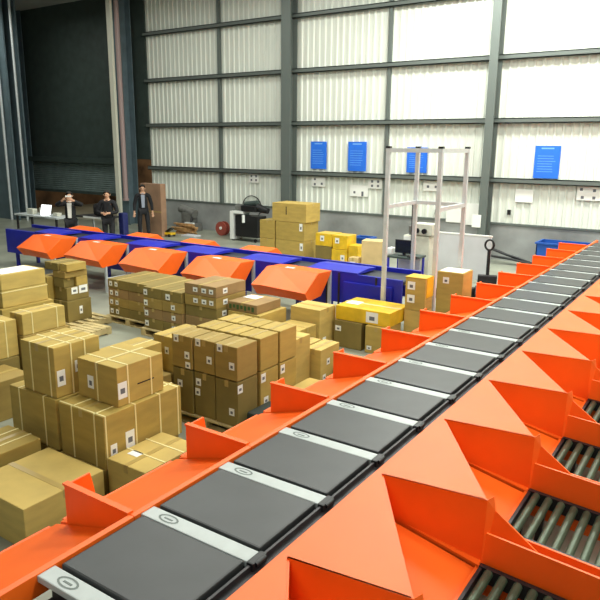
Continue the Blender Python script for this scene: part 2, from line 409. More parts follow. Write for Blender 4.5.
# ------------------------------------------------------------------ cartons
def carton(x0, x1, y0, y1, z0, z1, label, m=None, labels=(), straps=(), tape=True, rz=0, group=None, name='carton', cat='carton', slot=()):
    w_, d_, h_ = x1 - x0, y1 - y0, z1 - z0
    g_ = .004
    b = MB(); X, Y, Z = w_ / 2 - g_, d_ / 2 - g_, h_ - .003
    b.box(-X, X, -Y, Y, 0.001, Z, bev=.008)
    t = b.build(name, m or random.choice(CB), None, ((x0 + x1) / 2, (y0 + y1) / 2, z0)); t.rotation_euler[2] = rz
    tag(t, label, cat, group)
    if tape:
        if w_ >= d_: b = MB().box(-X, X, -.025, .025, Z, Z + .002).box(X, X + .002, -.025, .025, Z - min(.07, Z * .3), Z).box(-X - .002, -X, -.025, .025, Z - min(.07, Z * .3), Z)
        else: b = MB().box(-.025, .025, -Y, Y, Z, Z + .002).box(-.025, .025, -Y - .002, -Y, Z - min(.07, Z * .3), Z).box(-.025, .025, Y, Y + .002, Z - min(.07, Z * .3), Z)
        b.build('packing_tape', 'tape_brown', t)
    for ax, f in straps:                # 'x': band across x at fraction f of the depth; 'y': across y at fraction f of the width; 'z': round the sides
        s = .007; e = .004; b = MB()
        if ax == 'x':
            c = -Y + 2 * Y * f
            b.box(-X - e, X + e, c - s, c + s, Z, Z + e); b.box(X, X + e, c - s, c + s, 0.002, Z); b.box(-X - e, -X, c - s, c + s, 0.002, Z)
        elif ax == 'y':
            c = -X + 2 * X * f
            b.box(c - s, c + s, -Y - e, Y + e, Z, Z + e); b.box(c - s, c + s, -Y - e, -Y, 0.002, Z); b.box(c - s, c + s, Y, Y + e, 0.002, Z)
        else:
            c = h_ * f
            b.box(-X - e, X + e, -Y - e, -Y, c - s, c + s); b.box(-X - e, X + e, Y, Y + e, c - s, c + s); b.box(X, X + e, -Y, Y, c - s, c + s); b.box(-X - e, -X, -Y, Y, c - s, c + s)
        b.build('strap', 'strap', t)
    for fa, u, v, lw, lh in labels:     # face 'f' = towards -Y, 'r' = towards +X, 't' = top; u, v fractions
        b = MB(); e = .002
        if fa == 'f':
            cx, cz = -X + 2 * X * u, h_ * v
            b.box(cx - lw / 2, cx + lw / 2, -Y - e, -Y, cz - lh / 2, cz + lh / 2, 0)
            b.box(cx - lw * .22, cx + lw * .22, -Y - e - .001, -Y - e, cz - lh * .28, cz + lh * .1, 1)
        elif fa == 'r':
            cy, cz = -Y + 2 * Y * u, h_ * v
            b.box(X, X + e, cy - lw / 2, cy + lw / 2, cz - lh / 2, cz + lh / 2, 0)
            b.box(X + e, X + e + .001, cy - lw * .25, cy + lw * .25, cz - lh * .2, cz + lh * .12, 1)
        else:
            cx, cy = -X + 2 * X * u, -Y + 2 * Y * v
            b.box(cx - lw / 2, cx + lw / 2, cy - lh / 2, cy + lh / 2, Z + .002, Z + .004, 0)
        b.build('address_label', ['paper', 'ink'], t)
    for fa, u, v, lw, lh in slot:
        b = MB(); e = .0015
        if fa == 'f':
            cx, cz = -X + 2 * X * u, h_ * v; b.box(cx - lw / 2, cx + lw / 2, -Y - e, -Y + .002, cz - lh / 2, cz + lh / 2)
        else:
            cy, cz = -Y + 2 * Y * u, h_ * v; b.box(X - .002, X + e, cy - lw / 2, cy + lw / 2, cz - lh / 2, cz + lh / 2)
        b.build('hand_hole', 'black', t)
    return t
FS = 'strapped cartons in the front stack'
carton(-5.37, -4.87, 3.34, 3.85, .76, 1.24, 'large strapped carton with two address labels, upper left of the front stack', CB[0], (('r', .12, .38, .085, .15), ('r', .50, .52, .075, .11)), (('y', .30), ('y', .85), ('x', .36), ('x', .66)), rz=.0)
carton(-4.80, -4.26, 3.52, 4.07, .76, 1.125, 'strapped carton with two address labels, top right of the front stack', CB[0], (('f', .33, .45, .08, .12), ('r', .1, .40, .10, .15)), (('x', .22), ('x', .72), ('y', .5)), slot=(('r', .6, .42, .2, .012),))
carton(-5.57, -4.855, 3.31, 4.0, .27, .76, 'dark side strapped carton under the upper left one, front stack', CB[1], (), (('y', .22), ('y', .75)))
carton(-4.82, -4.21, 3.31, 4.24, .27, .76, 'longest strapped carton with two labels, lower middle of the front stack', CB[1], (('r', .10, .30, .07, .12), ('r', .30, .38, .10, .16)), (('x', .02), ('x', .38), ('x', .70), ('x', .95), ('y', .3), ('y', .8)))
carton(-4.19, -3.72, 3.30, 3.95, 0, .40, 'low strapped carton on the floor between front stack and lowest orange divider', CB[2], (('t', .3, .3, .12, .08),), (('x', .35), ('x', .7)))
carton(-5.5, -4.9, 3.3, 4.1, 0, .27, 'flat carton on the floor under the dark side of the front stack', CB[3])
carton(-4.85, -4.22, 3.3, 4.2, 0, .27, 'flat carton on the floor under the longest strapped carton', CB[3])
carton(-5.45, -4.95, 2.5, 3.2, 0, .42, 'plain strapped carton on the floor nearest the camera', CB[1], (), (('y', .3), ('y', .7)))
carton(-4.85, -4.1, 2.45, 3.2, 0, .36, 'plain carton on the floor nearest the camera beside the strapped one', CB[2])
carton(-5.34, -4.98, 4.16, 4.75, .55, .93, 'olive carton half hidden behind the top right carton of the front stack', CB[0], (), (('y', .6),))
carton(-5.42, -4.95, 4.1, 4.85, 0, .55, 'tall carton supporting the half hidden olive carton', CB[3])
# left edge
carton(-8.95, -8.46, 5.06, 5.78, .97, 1.20, 'flat carton with pale paper on top, uppermost at the left edge', CB[2], (('t', .5, .5, .4, .6),))
carton(-8.98, -8.46, 5.06, 5.80, .72, .97, 'flat carton with a cream strap, second from top at the left edge', CB[2], (), (('z', .9),))
carton(-9.0, -8.4, 5.0, 5.85, 0, .72, 'tall plain carton holding up the two flat cartons at the left edge', CB[1])
carton(-7.24, -6.98, 4.40, 5.01, .73, 1.0, 'long flat carton with two cream straps behind the front stack', CB[2], (), (('x', .22), ('x', .80)))
carton(-7.3, -6.95, 4.38, 5.05, 0, .73, 'tall carton under the long flat strapped carton', CB[3])
carton(-7.6, -7.03, 3.62, 4.36, .50, .95, 'pale strapped carton cut by the left edge, beside the long flat one', CB[2], (), (('x', .55), ('x', .8)))
carton(-7.6, -7.0, 3.6, 4.34, 0, .50, 'brown carton under the pale strapped carton at the left edge', M['cb_dark'], (('r', .2, .5, .08, .1),))
carton(-6.98, -6.45, 3.5, 4.12, 0, .46, 'dim carton on the floor at the left edge next to the front stack', CB[3])
# the small stack on the pallet
PA = None
def pallet(x, y, w_, d_, label, rz=0):
    t = thing('wooden_pallet', label, 'pallet', (x, y, 0), rz, None)
    n = 6
    for k in range(n):
        yy = -d_ / 2 + k * (d_ - .09) / (n - 1); MB().box(-w_ / 2, w_ / 2, yy, yy + .09, .1, .12).build('deck_board', 'wood', t)
    for sx in (-w_ / 2, -.05, w_ / 2 - .1):
        MB().box(sx, sx + .1, -d_ / 2, d_ / 2, .022, .1).build('stringer', 'wood', t)
    for yy in (-d_ / 2, -.045, d_ / 2 - .09): MB().box(-w_ / 2, w_ / 2, yy, yy + .09, 0, .022).build('bottom_board', 'wood', t)
    return t
pallet(-9.1, 6.72, .75, .9, 'wooden pallet under the small mixed stack, behind the front cartons')
pallet(-8.45, 6.42, .5, .62, 'empty pale wooden pallet beside the small mixed stack', .05)
carton(-9.3, -8.93, 6.46, 6.94, .12, .48, 'brown carton with one label, bottom of the small mixed stack', M['cb_dark'], (('r', .55, .5, .06, .13),))
carton(-9.28, -8.95, 6.48, 6.92, .48, .70, 'dark carton with white printed labels, middle of the small mixed stack', M['cb_dark'], (('r', .35, .72, .12, .11), ('r', .75, .74, .17, .13)))
carton(-9.28, -9.0, 6.47, 6.68, .70, .86, 'small brown carton, third tier nearest side of the mixed stack', M['cb_dark'])
carton(-9.28, -8.96, 6.69, 6.92, .70, .86, 'small yellowish carton, third tier far side of the mixed stack', CB[0])
carton(-9.28, -8.96, 6.47, 6.92, .86, .97, 'flat carton in the fourth tier of the mixed stack', CB[3])
carton(-9.48, -9.12, 6.47, 6.9, .97, 1.10, 'small brown carton on top of the mixed stack, dark side', M['cb_dark'])
carton(-9.1, -8.92, 6.49, 6.88, .97, 1.10, 'small yellowish carton on top of the mixed stack', CB[0])
carton(-9.55, -9.31, 6.38, 6.9, .12, .86, 'narrow upright carton with one label beside the mixed stack', CB[0], (('f', .6, .85, .08, .08),))
# four tier cartons in the middle
tiers = ['lowest', 'third from top', 'second from top', 'top']
def tower(x0, x1, cols, y0, y1, z0, z1, n, what, side, pals, lab2):
    hh = (z1 - z0) / n; ww = (x1 - x0) / cols
    tn = {4: tiers, 5: ['lowest', 'fourth from top', 'third from top', 'second from top', 'top'], 2: ['lower', 'upper'], 3: ['lowest', 'middle', 'top']}[n]
    cn = {1: [''], 2: [' on the left', ' on the right'], 3: [' in the left column', ' in the middle column', ' in the column nearest the sorter']}[cols]
    for r in range(n):
        for c in range(cols):
            L_ = lab2(r, c)
            carton(x0 + c * ww, x0 + (c + 1) * ww, y0 + random.uniform(-.006, .006), y1, z0 + r * hh, z0 + (r + 1) * hh, 'labelled carton, %s tier%s, %s' % (tn[r], cn[c], what), pals[(r * 2 + c * 3) % len(pals)], L_, group=what)
pallet(-8.36, 7.7, 1.05, 1.0, 'dark shadowed pallet under the leftmost labelled stack')
pallet(-7.32, 7.47, .92, 1.0, 'shadowed pallet under the middle labelled stack')
pallet(-6.50, 7.42, .62, .85, 'shadowed pallet under the narrow five tier stack')
tower(-8.86, -7.84, 2, 7.24, 8.12, .12, .76, 4, 'stack nearest the bare floor patch', '', [M['cb_dark'], M['cb_red'], CB[3]],
      lambda r, c: (('f', .15, .5, .07, .08), ('f', .42, .5, .07, .08)) if c == 0 else ((('r', .15, .5, .07, .07),) if r != 1 else (('f', .8, .5, .07, .07),)))
tower(-7.74, -6.89, 2, 7.01, 7.90, .12, .80, 4, 'stack between its labelled neighbours', '', [M['cb_dark'], CB[3], M['cb_red']],
      lambda r, c: (('f', .13, .5, .08, .09),) if c == 0 else ((('f', .55, .5, .08, .08),) if r < 3 else (('f', .3, .4, .09, .09),)))
tower(-6.86, -6.22, 1, 7.05, 7.75, .12, .97, 5, 'narrow five tier stack', '', [CB[3], M['cb_dark'], M['cb_red']],
      lambda r, c: (('f', .35, .5, .09, .07), ('f', .62, .5, .09, .07), ('f', .85, .5, .08, .07), ('r', .3, .5, .1, .08)) if r >= 3 else (('r', .25, .5, .1, .08),))
# cartons behind the big labelled block
carton(-6.15, -5.55, 7.22, 7.9, .1, .60, 'olive carton with a label, right of the five tier stack', CB[0], (('f', .9, .6, .07, .08),))
c = carton(-6.18, -5.62, 7.25, 7.85, .60, .74, 'flat open carton with dark green print, on the olive carton', M['cb_red'], (('t', .3, .7, .25, .2),))
b = MB()
for k in range(7): b.box(-.24 + .07 * k, -.2 + .07 * k, -.304, -.297, .03 + .02 * (k % 2), .10)
b.build('printed_pattern', 'green_print', c)
carton(-5.52, -4.98, 7.95, 8.42, .0, .62, 'pale carton in front of the hood nearest the gantry', CB[2], (('r', .3, .2, .09, .1),))
carton(-5.48, -5.0, 7.42, 7.9, 0, .42, 'carton with two side labels in front of the pale carton', CB[0], (('f', .65, .6, .07, .1), ('f', .86, .6, .07, .1)))
carton(-6.12, -5.55, 7.25, 7.85, 0, .1, 'thin flat carton under the olive carton', CB[3])
# the big block by the dividers
pallet(-4.52, 5.42, 1.0, 1.12, 'wooden pallet under the big labelled block by the dividers')
pl = [CB[0], CB[1], M['cb_dark'], CB[3]]
colx = [(-4.97, -4.67), (-4.66, -4.36), (-4.35, -4.04)]
rown = ['front', 'second', 'third']
coln = ['left', 'middle', 'right']
for r, (y0, y1) in enumerate([(4.88, 5.22), (5.27, 5.60), (5.63, 5.96)]):
    for c, (x0, x1) in enumerate(colx):
        if r: y0_, y1_ = y0, y1
        else: y0_, y1_ = y0 + (.0, .01, 0)[c], y1
        zt = 1.0
        lb = []
        if r == 0: lb = [('f', .22, .88, .07, .08), ('f', .75, .42, .07, .08)] + ([('f', .78, .12, .07, .07)] if c == 0 else [])
        carton(x0, x1, y0_, y1_, .63, zt, 'upper labelled carton, %s row, %s column of the big block' % (rown[r], coln[c]), (CB[3] if r == 0 else pl[(r + c) % 2]), lb, group='big block of labelled cartons')  # front row gets darker card, standing in for shade on its front faces
        lb = []
        if r == 0: lb = {0: [('f', .35, .65, .07, .08)], 1: [('f', .2, .78, .07, .08), ('f', .15, .55, .07, .08)], 2: [('f', .72, .32, .07, .08), ('r', .12, .84, .08, .09)]}[c]
        elif c == 2: lb = [('r', .15, .85, .08, .10), ('r', .3, .3, .08, .09)]
        carton(x0, x1, y0_, y1_, .12, .62 - (.0 if r < 2 else .0), 'lower labelled carton, %s row, %s column of the big block' % (rown[r], coln[c]), pl[2] if r == 0 else pl[0], lb, group='big block of labelled cartons')
carton(-5.30, -5.0, 4.92, 5.45, .52, .93, 'carton left of the big block, upper of two', CB[0], (('f', .7, .6, .06, .08),))
carton(-5.32, -4.99, 4.90, 5.5, 0, .52, 'carton left of the big block, lower of two', CB[3], (('f', .8, .55, .06, .08),))
carton(-4.62, -4.20, 6.08, 6.5, .0, .74, 'carton behind the big block with pale top', CB[2])
carton(-4.60, -4.34, 6.56, 6.98, .0, .53, 'pale topped carton behind the big block, left of a dark gap', CB[2])
carton(-4.30, -4.06, 6.52, 6.98, .0, .54, 'pale topped carton behind the big block, right of a dark gap', CB[2], (('r', .2, .3, .07, .08), ('r', .4, .65, .07, .08)))
carton(-4.02, -3.70, 6.78, 7.1, 0, .26, 'low small carton with white labels by the orange chute', CB[0], (('r', .3, .5, .07, .08), ('f', .8, .55, .06, .07)), slot=(('f', .5, .5, .04, .14),))
carton(-4.02, -3.66, 5.5, 6.2, 0, .30, 'low carton between the big block and the orange chutes', CB[0], (('f', .3, .6, .08, .09),))
tag(MB().box(-3.95, -3.45, 4.9, 5.3, 0, .32, bev=.03).build('rubber_tub', 'lid'), 'dark green tub beside the big block', 'tub')
# by the gantry
c = carton(-4.94, -4.01, 8.33, 9.0, .42, .64, 'long carton wrapped in yellow film with white labels', M['yellow'], (('f', .68, .5, .20, .16), ('t', .18, .45, .22, .2)), tape=False)
b = MB()
b.box(-.47, .47, -.03, .03, .2165, .219)
b.build('clear_tape', 'cb_pale', c)
carton(-4.93, -4.45, 8.28, 8.75, 0, .42, 'dull brown carton under the yellow wrapped carton, left', M['cb_dark'], (('f', .15, .7, .1, .08),))
carton(-4.38, -4.02, 8.26, 8.75, 0, .42, 'olive carton under the yellow wrapped carton, right', CB[0], (('f', .2, .2, .08, .06),))
c = carton(-4.0, -3.67, 8.77, 9.06, .62, 1.12, 'upright carton with yellow film over its top beside the gantry', CB[0], (('f', .3, .75, .12, .12), ('f', .3, .35, .12, .12)), tape=False)
MB().box(-.167, .167, -.147, .147, .498, .504).build('yellow_film', 'yellow', c)
MB().box(.161, .167, -.1, .147, .2, .498).build('yellow_film', 'yellow', c)
carton(-4.0, -3.67, 8.77, 9.06, 0, .62, 'carton under the yellow topped upright carton', CB[2], (('r', .4, .7, .1, .1),))
carton(-3.88, -3.44, 9.70, 10.14, .1, 1.08, 'tall brown carton with a pale top between gantry and orange chutes', CB[0], (('f', .35, .86, .1, .1), ('t', .5, .5, .38, .36)))
carton(-3.88, -3.44, 9.70, 10.14, 0, .1, 'thin flat carton under the tall pale topped carton', CB[3])
# far side cartons by the wall
carton(-10.62, -9.5, 14.4, 15.1, 1.0, 1.5, 'big carton, topmost of the far pile by the grey wall', CB[0], slot=(('f', .42, .6, .03, .22),))
carton(-11.05, -10.53, 14.4, 15.1, 0, .5, 'square carton, lower left of the far pile by the grey wall', CB[0])
carton(-11.05, -10.53, 14.4, 15.1, .5, 1.0, 'square carton, middle left of the far pile by the grey wall', CB[1])
carton(-10.5, -9.55, 14.4, 15.1, 0, .5, 'wide carton, lower right of the far pile by the grey wall', CB[0], (('f', .9, .7, .1, .2),))
carton(-10.5, -9.55, 14.4, 15.1, .5, 1.0, 'wide carton, middle right of the far pile by the grey wall', CB[1], (('f', .88, .75, .1, .2),))
carton(-9.2, -8.68, 14.4, 14.9, .45, .78, 'yellow wrapped carton on a brown one, next to the far pile', M['yellow'], (('f', .4, .6, .12, .14),), tape=False)
carton(-9.2, -8.70, 14.4, 14.9, 0, .45, 'brown carton under the leftmost yellow wrapped carton', M['cb_dark'])
carton(-8.64, -8.16, 14.3, 14.8, 0, .42, 'lower yellow wrapped carton of the middle yellow pair', M['yellow'], (('f', .7, .5, .12, .14),), tape=False)
carton(-8.62, -8.18, 14.32, 14.8, .42, .78, 'upper yellow wrapped carton of the middle yellow pair', M['yellow'], (('f', .3, .6, .12, .14),), tape=False)
carton(-8.14, -7.86, 14.3, 14.7, 0, .56, 'narrow yellow wrapped carton nearest the blue crate', M['yellow'], tape=False)
carton(-7.38, -6.85, 13.55, 13.95, 0, .84, 'tall pale carton behind the blue sorter near the monitor', M['cb_pale'], rz=.25)
carton(-7.62, -7.38, 13.4, 13.65, 0, .42, 'small white topped box beside the tall pale carton', M['cb_pale'], (('f', .5, .6, .14, .14),))
def crate(x, y, w_, d_, h_, label, m='bluebin'):
    t = thing('plastic_crate', label, 'crate', (x, y, 0)); b = MB(); q = .025
    b.box(-w_ / 2, w_ / 2, -d_ / 2, -d_ / 2 + q, 0, h_); b.box(-w_ / 2, w_ / 2, d_ / 2 - q, d_ / 2, 0, h_); b.box(-w_ / 2, -w_ / 2 + q, -d_ / 2, d_ / 2, 0, h_); b.box(w_ / 2 - q, w_ / 2, -d_ / 2, d_ / 2, 0, h_); b.box(-w_ / 2, w_ / 2, -d_ / 2, d_ / 2, 0, q)
    b.build('body', m, t)
    b = MB(); e = .03
    b.box(-w_ / 2 - e, w_ / 2 + e, -d_ / 2 - e, -d_ / 2, h_ - .04, h_); b.box(-w_ / 2 - e, w_ / 2 + e, d_ / 2, d_ / 2 + e, h_ - .04, h_); b.box(-w_ / 2 - e, -w_ / 2, -d_ / 2, d_ / 2, h_ - .04, h_); b.box(w_ / 2, w_ / 2 + e, -d_ / 2, d_ / 2, h_ - .04, h_)
    b.build('rim', m, t)
crate(-8.15, 15.15, .46, .4, .68, 'blue plastic crate behind the yellow wrapped cartons')
crate(-3.5, 17.0, 1.2, .7, .72, 'large blue plastic bin by the wall at the far end of the sorter')

# ------------------------------------------------------------------ weighing desk, machine, sheet, pallet truck
d = thing('work_desk', 'small blue framed desk carrying the monitor behind the gantry', 'desk', (-5.66, 12.35, 0))
MB().box(-.32, .34, -.25, .3, .76, .80, bev=.008).build('desk_top', 'dark', d)
MB().box(-.25, .25, .2, .23, .3, .74).build('modesty_panel', 'grey_board', d)
for sx in (-.3, .27):
    for sy in (-.24, .25): MB().box(sx, sx + .04, sy, sy + .04, 0, .76).build('leg', 'blue', d)
MB().box(-.28, .3, -.2, .22, .28, .31).build('shelf', 'blue', d)
d = thing('computer_monitor', 'black monitor on the small desk behind the gantry', 'monitor', (-5.68, 12.3, .80))
MB().box(-.19, .19, -.02, .02, .05, .33, bev=.006).build('case', 'black', d)
MB().box(-.17, .17, -.024, -.02, .07, .31).build('screen', 'screen', d)
MB().box(-.03, .03, .02, .05, 0, .2).box(-.1, .1, -.05, .08, 0, .012).build('stand', 'black', d)
tag(MB().box(-5.52, -5.3, 12.12, 12.22, .801, .825, bev=.004).build('keyboard', 'black'), 'small black keyboard on the desk corner by the monitor', 'keyboard')
tag(MB().box(-6.02, -5.9, 12.2, 12.4, .801, .95, bev=.03).build('barcode_printer', 'white'), 'small white printer at the left end of the desk', 'printer')
d = thing('weighing_machine', 'off white control machine with two dark lenses behind the monitor', 'machine', (-5.55, 13.0, 0))
MB().box(-.16, .2, -.15, .15, 0, 1.16, bev=.02).build('cabinet', 'machine', d)
MB().box(-.42, -.2, -.12, .1, 0, 1.15, bev=.02).build('side_cabinet', 'machine', d)
MB().box(-.19, .26, -.17, .15, 1.17, 1.42, bev=.02).build('head', 'machine', d)
for sx in (-.08, .09): MB().tube([(sx, -.17, 1.27), (sx, -.22, 1.27)], .055, 12).build('lens', 'black', d)
MB().box(-.4, -.22, -.14, -.12, .95, 1.13).build('white_cover', 'white', d)
MB().tube([(-.30, 0, 1.16), (-.30, 0, 1.34)], .05, 10).build('beacon', 'grey_mach', d)
MB().tube([(-.19, -.2, .6), (-.19, -.22, 1.9)], .012, 6).build('antenna_rod', 'rail', d)
MB().box(-.24, -.14, -.28, -.17, .75, .88).build('handset', 'black', d)
d = thing('white_panel_sheet', 'large light grey partition sheet standing before the back wall', 'partition', (-5.15, 14.3, 0))
MB().box(-.72, .66, 0, .04, .06, 1.06, bev=.005).build('sheet', 'grey_board', d)
MB().box(-.73, .67, -.01, .05, 1.06, 1.09).build('top_edge', 'white', d)
for sx in (-.6, .54): MB().box(sx, sx + .06, -.2, .25, 0, .06).build('foot', 'alu', d)
d = thing('pallet_truck', 'dark hand pallet truck with a loop handle by the grey partition', 'pallet truck', (-4.30, 13.6, 0), 1.9)
for sy in (-.17, .17): MB().box(-.95, -.05, sy - .07, sy + .07, .05, .11, bev=.01).build('fork', 'rail', d)
MB().box(-.08, .08, -.2, .2, .06, .34, bev=.02).build('pump_body', 'rail', d)
MB().tube([(.05, 0, .3), (.07, 0, .6), (.08, 0, .88)], .036, 8).build('tiller_bar', 'black', d)
b = MB(); b.tube([(.08, math.sin(t) * .09, .98 - math.cos(t) * .11) for t in [k * math.pi / 8 for k in range(17)]], .022, 8); b.build('handle_loop', 'black', d)
for sy in (-.07, .07): MB().tube([(.05, sy - .03, .08), (.05, sy + .03, .08)], .08, 14).build('wheel', 'black', d)
for sy in (-.17, .17): MB().tube([(-.85, sy - .04, .035), (-.85, sy + .04, .035)], .035, 10).build('roller_wheel', 'black', d)
tag(MB().box(-4.95, -4.3, 12.3, 12.9, 0, .2, bev=.02).build('steel_case', 'black'), 'low dark case on the floor below the grey partition', 'case')
tag(MB().box(-4.5, -4.1, 11.4, 11.9, 0, .22, bev=.03).build('foam_block', 'cb_pale'), 'pale low packing block behind the tall carton', 'block')
b = MB()
for q in range(5):
    b.tube([(-5.5 + .14 * i, 17.3 - .08 * q + .05 * math.sin(i * .9 + q), .03 + .34 * max(0, 1 - i / 9.) * (1 if q < 3 else .4) + .02 * q) for i in range(13)], .03, 6)
tag(b.build('black_cable', 'cable'), 'bundle of black cables sagging along the foot of the bright wall', 'cable')

# ------------------------------------------------------------------ clutter by the left wall
d = thing('bench_machine', 'grey workshop machine standing against the low wall', 'machine', (-16.3, 17.1, 0))
MB().box(-.42, .42, -.25, .25, 0, .3, bev=.03).build('base', 'grey_mach', d)
MB().box(-.2, .25, -.2, .2, .3, .68, bev=.05).build('column', 'grey_mach', d)
MB().tube([(-.38, 0, .78), (.36, -.05, .62)], .15, 12).build('motor', 'grey_mach', d)
MB().tube([(.28, -.12, .55), (.28, -.2, .3)], .05, 10).build('spindle', 'black', d)
MB().box(.05, .45, -.3, -.2, .28, .34).build('guard', 'white', d)
b = MB()
for k in range(9):
    a = random.uniform(-.3, .3); T = Matrix.Translation((-15.7 + random.uniform(-.15, .15), 16.35 + random.uniform(-.03, .03), .0 + .0405 * k)) @ Matrix.Rotation(a, 4, 'Z')
    tag(MB().box(-.45, .45, -.06, .06, 0, .04, T=T).build('timber_offcut', 'rope'), 'tan timber offcut in the loose heap before the grey workshop machine', 'offcut', 'timber offcuts in the heap')
d = thing('trolley_jack', 'small yellow and black floor jack near the timber heap', 'floor jack', (-15.9, 15.6, 0), .1)
MB().box(-.28, .28, -.12, .12, .06, .14, bev=.02).build('chassis', 'yellow', d)
MB().poly([(-.1, -.08, .14), (.2, -.08, .3), (.26, -.08, .26), (.02, -.08, .14)], (0, .16, 0)).build('lift_arm', 'black', d)
for sx in (-.2, .2):
    for sy in (-.13, .13): MB().tube([(sx, sy - .02, .05), (sx, sy + .02, .05)], .05, 12).build('wheel', 'black', d)
d['label'] = 'small yellow and black trolley jack on the floor near the timber heap'; d.name = 'trolley_jack'
d = thing('cable_reel', 'red brown cable reel with a bright hub by the low wall', 'cable reel', (-14.55, 16.9, 0))
MB().tube([(0, -.1, .24), (0, -.07, .24)], .24, 20).build('flange', 'red', d); MB().tube([(0, .07, .24), (0, .1, .24)], .24, 20).build('flange', 'red', d)
MB().tube([(0, -.07, .24), (0, .07, .24)], .14, 16).build('winding', 'cable', d)
MB().tube([(0, -.13, .26), (0, -.1, .26)], .05, 12).build('hub', 'white', d)
tag(MB().box(-15.5, -14.9, 15.85, 16.2, 0, .06, bev=.015).build('plastic_sack', 'grey_board'), 'pale flat sack on the floor before the cable reel', 'sack')
tag(MB().box(-14.1, -13.7, 16.9, 17.3, 0, .9, bev=.02).build('steel_locker', 'dark'), 'dark narrow locker beside the white framed cart', 'locker')
d = thing('workshop_cart', 'white framed cart with a dark open body near the far cartons', 'cart', (-13.1, 16.4, 0))
MB().box(-.5, -.36, -.25, .25, .05, .95).box(-.36, 0, -.25, .25, .88, .95).build('frame', 'white', d)
MB().box(-.3, .6, -.22, .25, .15, .82, bev=.02).build('body', 'black', d)
for sx in (-.42, .5):
    for sy in (-.2, .2): MB().tube([(sx, sy - .02, .06), (sx, sy + .02, .06)], .06, 10).build('wheel', 'black', d)
MB().tube([(.1, -.3, .62), (.1, -.3, .86)], .05, 10).build('bottle', 'white', d)
d = thing('black_generator', 'black engine with cylinders on top of the white framed cart', 'engine', (-12.75, 16.4, .951))
MB().box(-.45, .15, -.2, .2, 0, .2, bev=.04).build('block', 'black', d)
MB().tube([(-.4, 0, .22), (.1, 0, .28)], .09, 12).build('tank', 'dark', d)
MB().tube([(.1, 0, .14), (.5, 0, .05)], .14, 12, r2=.09).build('exhaust', 'black', d)
MB().tube([(-.75, 0, .1), (-.42, 0, .14)], .1, 10).build('filter', 'grey_mach', d)
b = MB(); b.tube([(-13.9 + .4 * math.cos(t), 17.685, .95 + .38 * math.sin(t)) for t in [k * math.pi / 12 for k in range(25)]], .016, 6)
tag(b.build('wire_hoop', 'rail'), 'thin dark wire hoop hung on the low wall above the locker', 'hoop')
d = thing('sheet_carton', 'tall thin brown carton standing behind the man in the open jacket', 'carton', (-16.35, 15.5, 0), 0)
MB().box(-.5, .45, -.12, .12, 0, 1.74, bev=.012).build('box', 'tall_card', d)
MB().box(-.5, .45, -.123, -.12, .8, .84).build('packing_tape', 'tape_brown', d)
# bench with laptop at the left
d = thing('steel_bench', 'long narrow bench carrying the laptop beside the first man', 'bench', (-17.2, 11.9, 0))
MB().box(-1.1, .95, -.3, .3, .88, .93).build('bench_top', 'alu', d)
for sx in (-1.05, .85):
    for sy in (-.27, .22): MB().box(sx, sx + .05, sy, sy + .05, 0, .88).build('leg', 'rail', d)
MB().box(-.95, .8, -.2, .2, .3, .33).build('shelf', 'grey_mach', d)
d = thing('laptop', 'open laptop with a bright white screen on the long bench', 'laptop', (-16.97, 11.75, .93), .12)
MB().box(-.2, .2, -.3, -.02, 0, .02, bev=.004).build('base', 'alu', d)
MB().poly([(-.21, 0, .02), (.21, 0, .02), (.21, .08, .32), (-.21, .08, .32)], (0, .012, 0)).build('lid', 'alu', d)
m = mat('lit laptop screen', (250, 250, 250), .5, emit=1.6)
MB().poly([(-.2, -.003, .03), (.2, -.003, .03), (.2, .072, .31), (-.2, .072, .31)], (0, .003, 0)).build('screen', m, d)
for x, y, w_, h_, lb, nm, ct in ((-17.75, 11.85, .3, .16, 'small white tool box at the left end of the bench', 'tool_box', 'box'), (-17.35, 11.95, .16, .2, 'pale upright canister behind the laptop', 'canister', 'canister'), (-16.6, 11.9, .2, .1, 'low white parcel right of the laptop', 'parcel', 'parcel')):
    tag(MB().box(x - w_ / 2, x + w_ / 2, y - .08, y + .08, .931, .93 + h_, bev=.015).build(nm, 'machine'), lb, ct)
d = thing('folding_table', 'low table with its lit edge painted white between the two far men', 'table', (-15.95, 12.9, 0))
MB().box(-.75, .6, -.35, .35, .86, .90).build('table_top', 'rail', d)
MB().box(-.3, .6, -.37, -.35, .86, .91).build('lit_edge', 'white', d)  # white strip painted in for light catching the table edge
for sx in (-.7, .5):
    for sy in (-.32, .28): MB().box(sx, sx + .04, sy, sy + .04, 0, .86).build('leg', 'alu', d)
tag(MB().box(-16.1, -15.75, 12.75, 13.1, .9, 1.28, bev=.12).build('black_bag', 'suit'), 'bulky black bag on the low table beside the second man', 'bag')
tag(MB().box(-14.72, -14.52, 12.55, 12.75, 0, 1.1, bev=.04).build('blue_drum', mat('navy plastic', (24, 32, 90), .5)), 'blue upright container behind the second man', 'container')

# ------------------------------------------------------------------ people
def skin_mesh(name, verts, edges, radii, m, parent=None, root=0, sub=2):
    me = bpy.data.meshes.new(name); me.from_pydata(verts, edges, [])
    o = bpy.data.objects.new(name, me); COL.objects.link(o)
    md = o.modifiers.new('s', 'SKIN'); sl = me.skin_vertices[0].data
    for i, r in enumerate(radii):
        rr = r if isinstance(r, tuple) else (r, r)
        sl[i].radius = rr; sl[i].use_root = (i == root)
    md.use_smooth_shade = True
    s = o.modifiers.new('u', 'SUBSURF'); s.levels = sub; s.render_levels = sub
    dg = bpy.context.evaluated_depsgraph_get(); me2 = bpy.data.meshes.new_from_object(o.evaluated_get(dg))
    bpy.data.objects.remove(o); me2.name = name; me2.materials.clear(); me2.materials.append(M[m])
    for p in me2.polygons: p.use_smooth = True; p.material_index = 0
    o = bpy.data.objects.new(name, me2); COL.objects.link(o)
    if parent: o.parent = parent
    return o
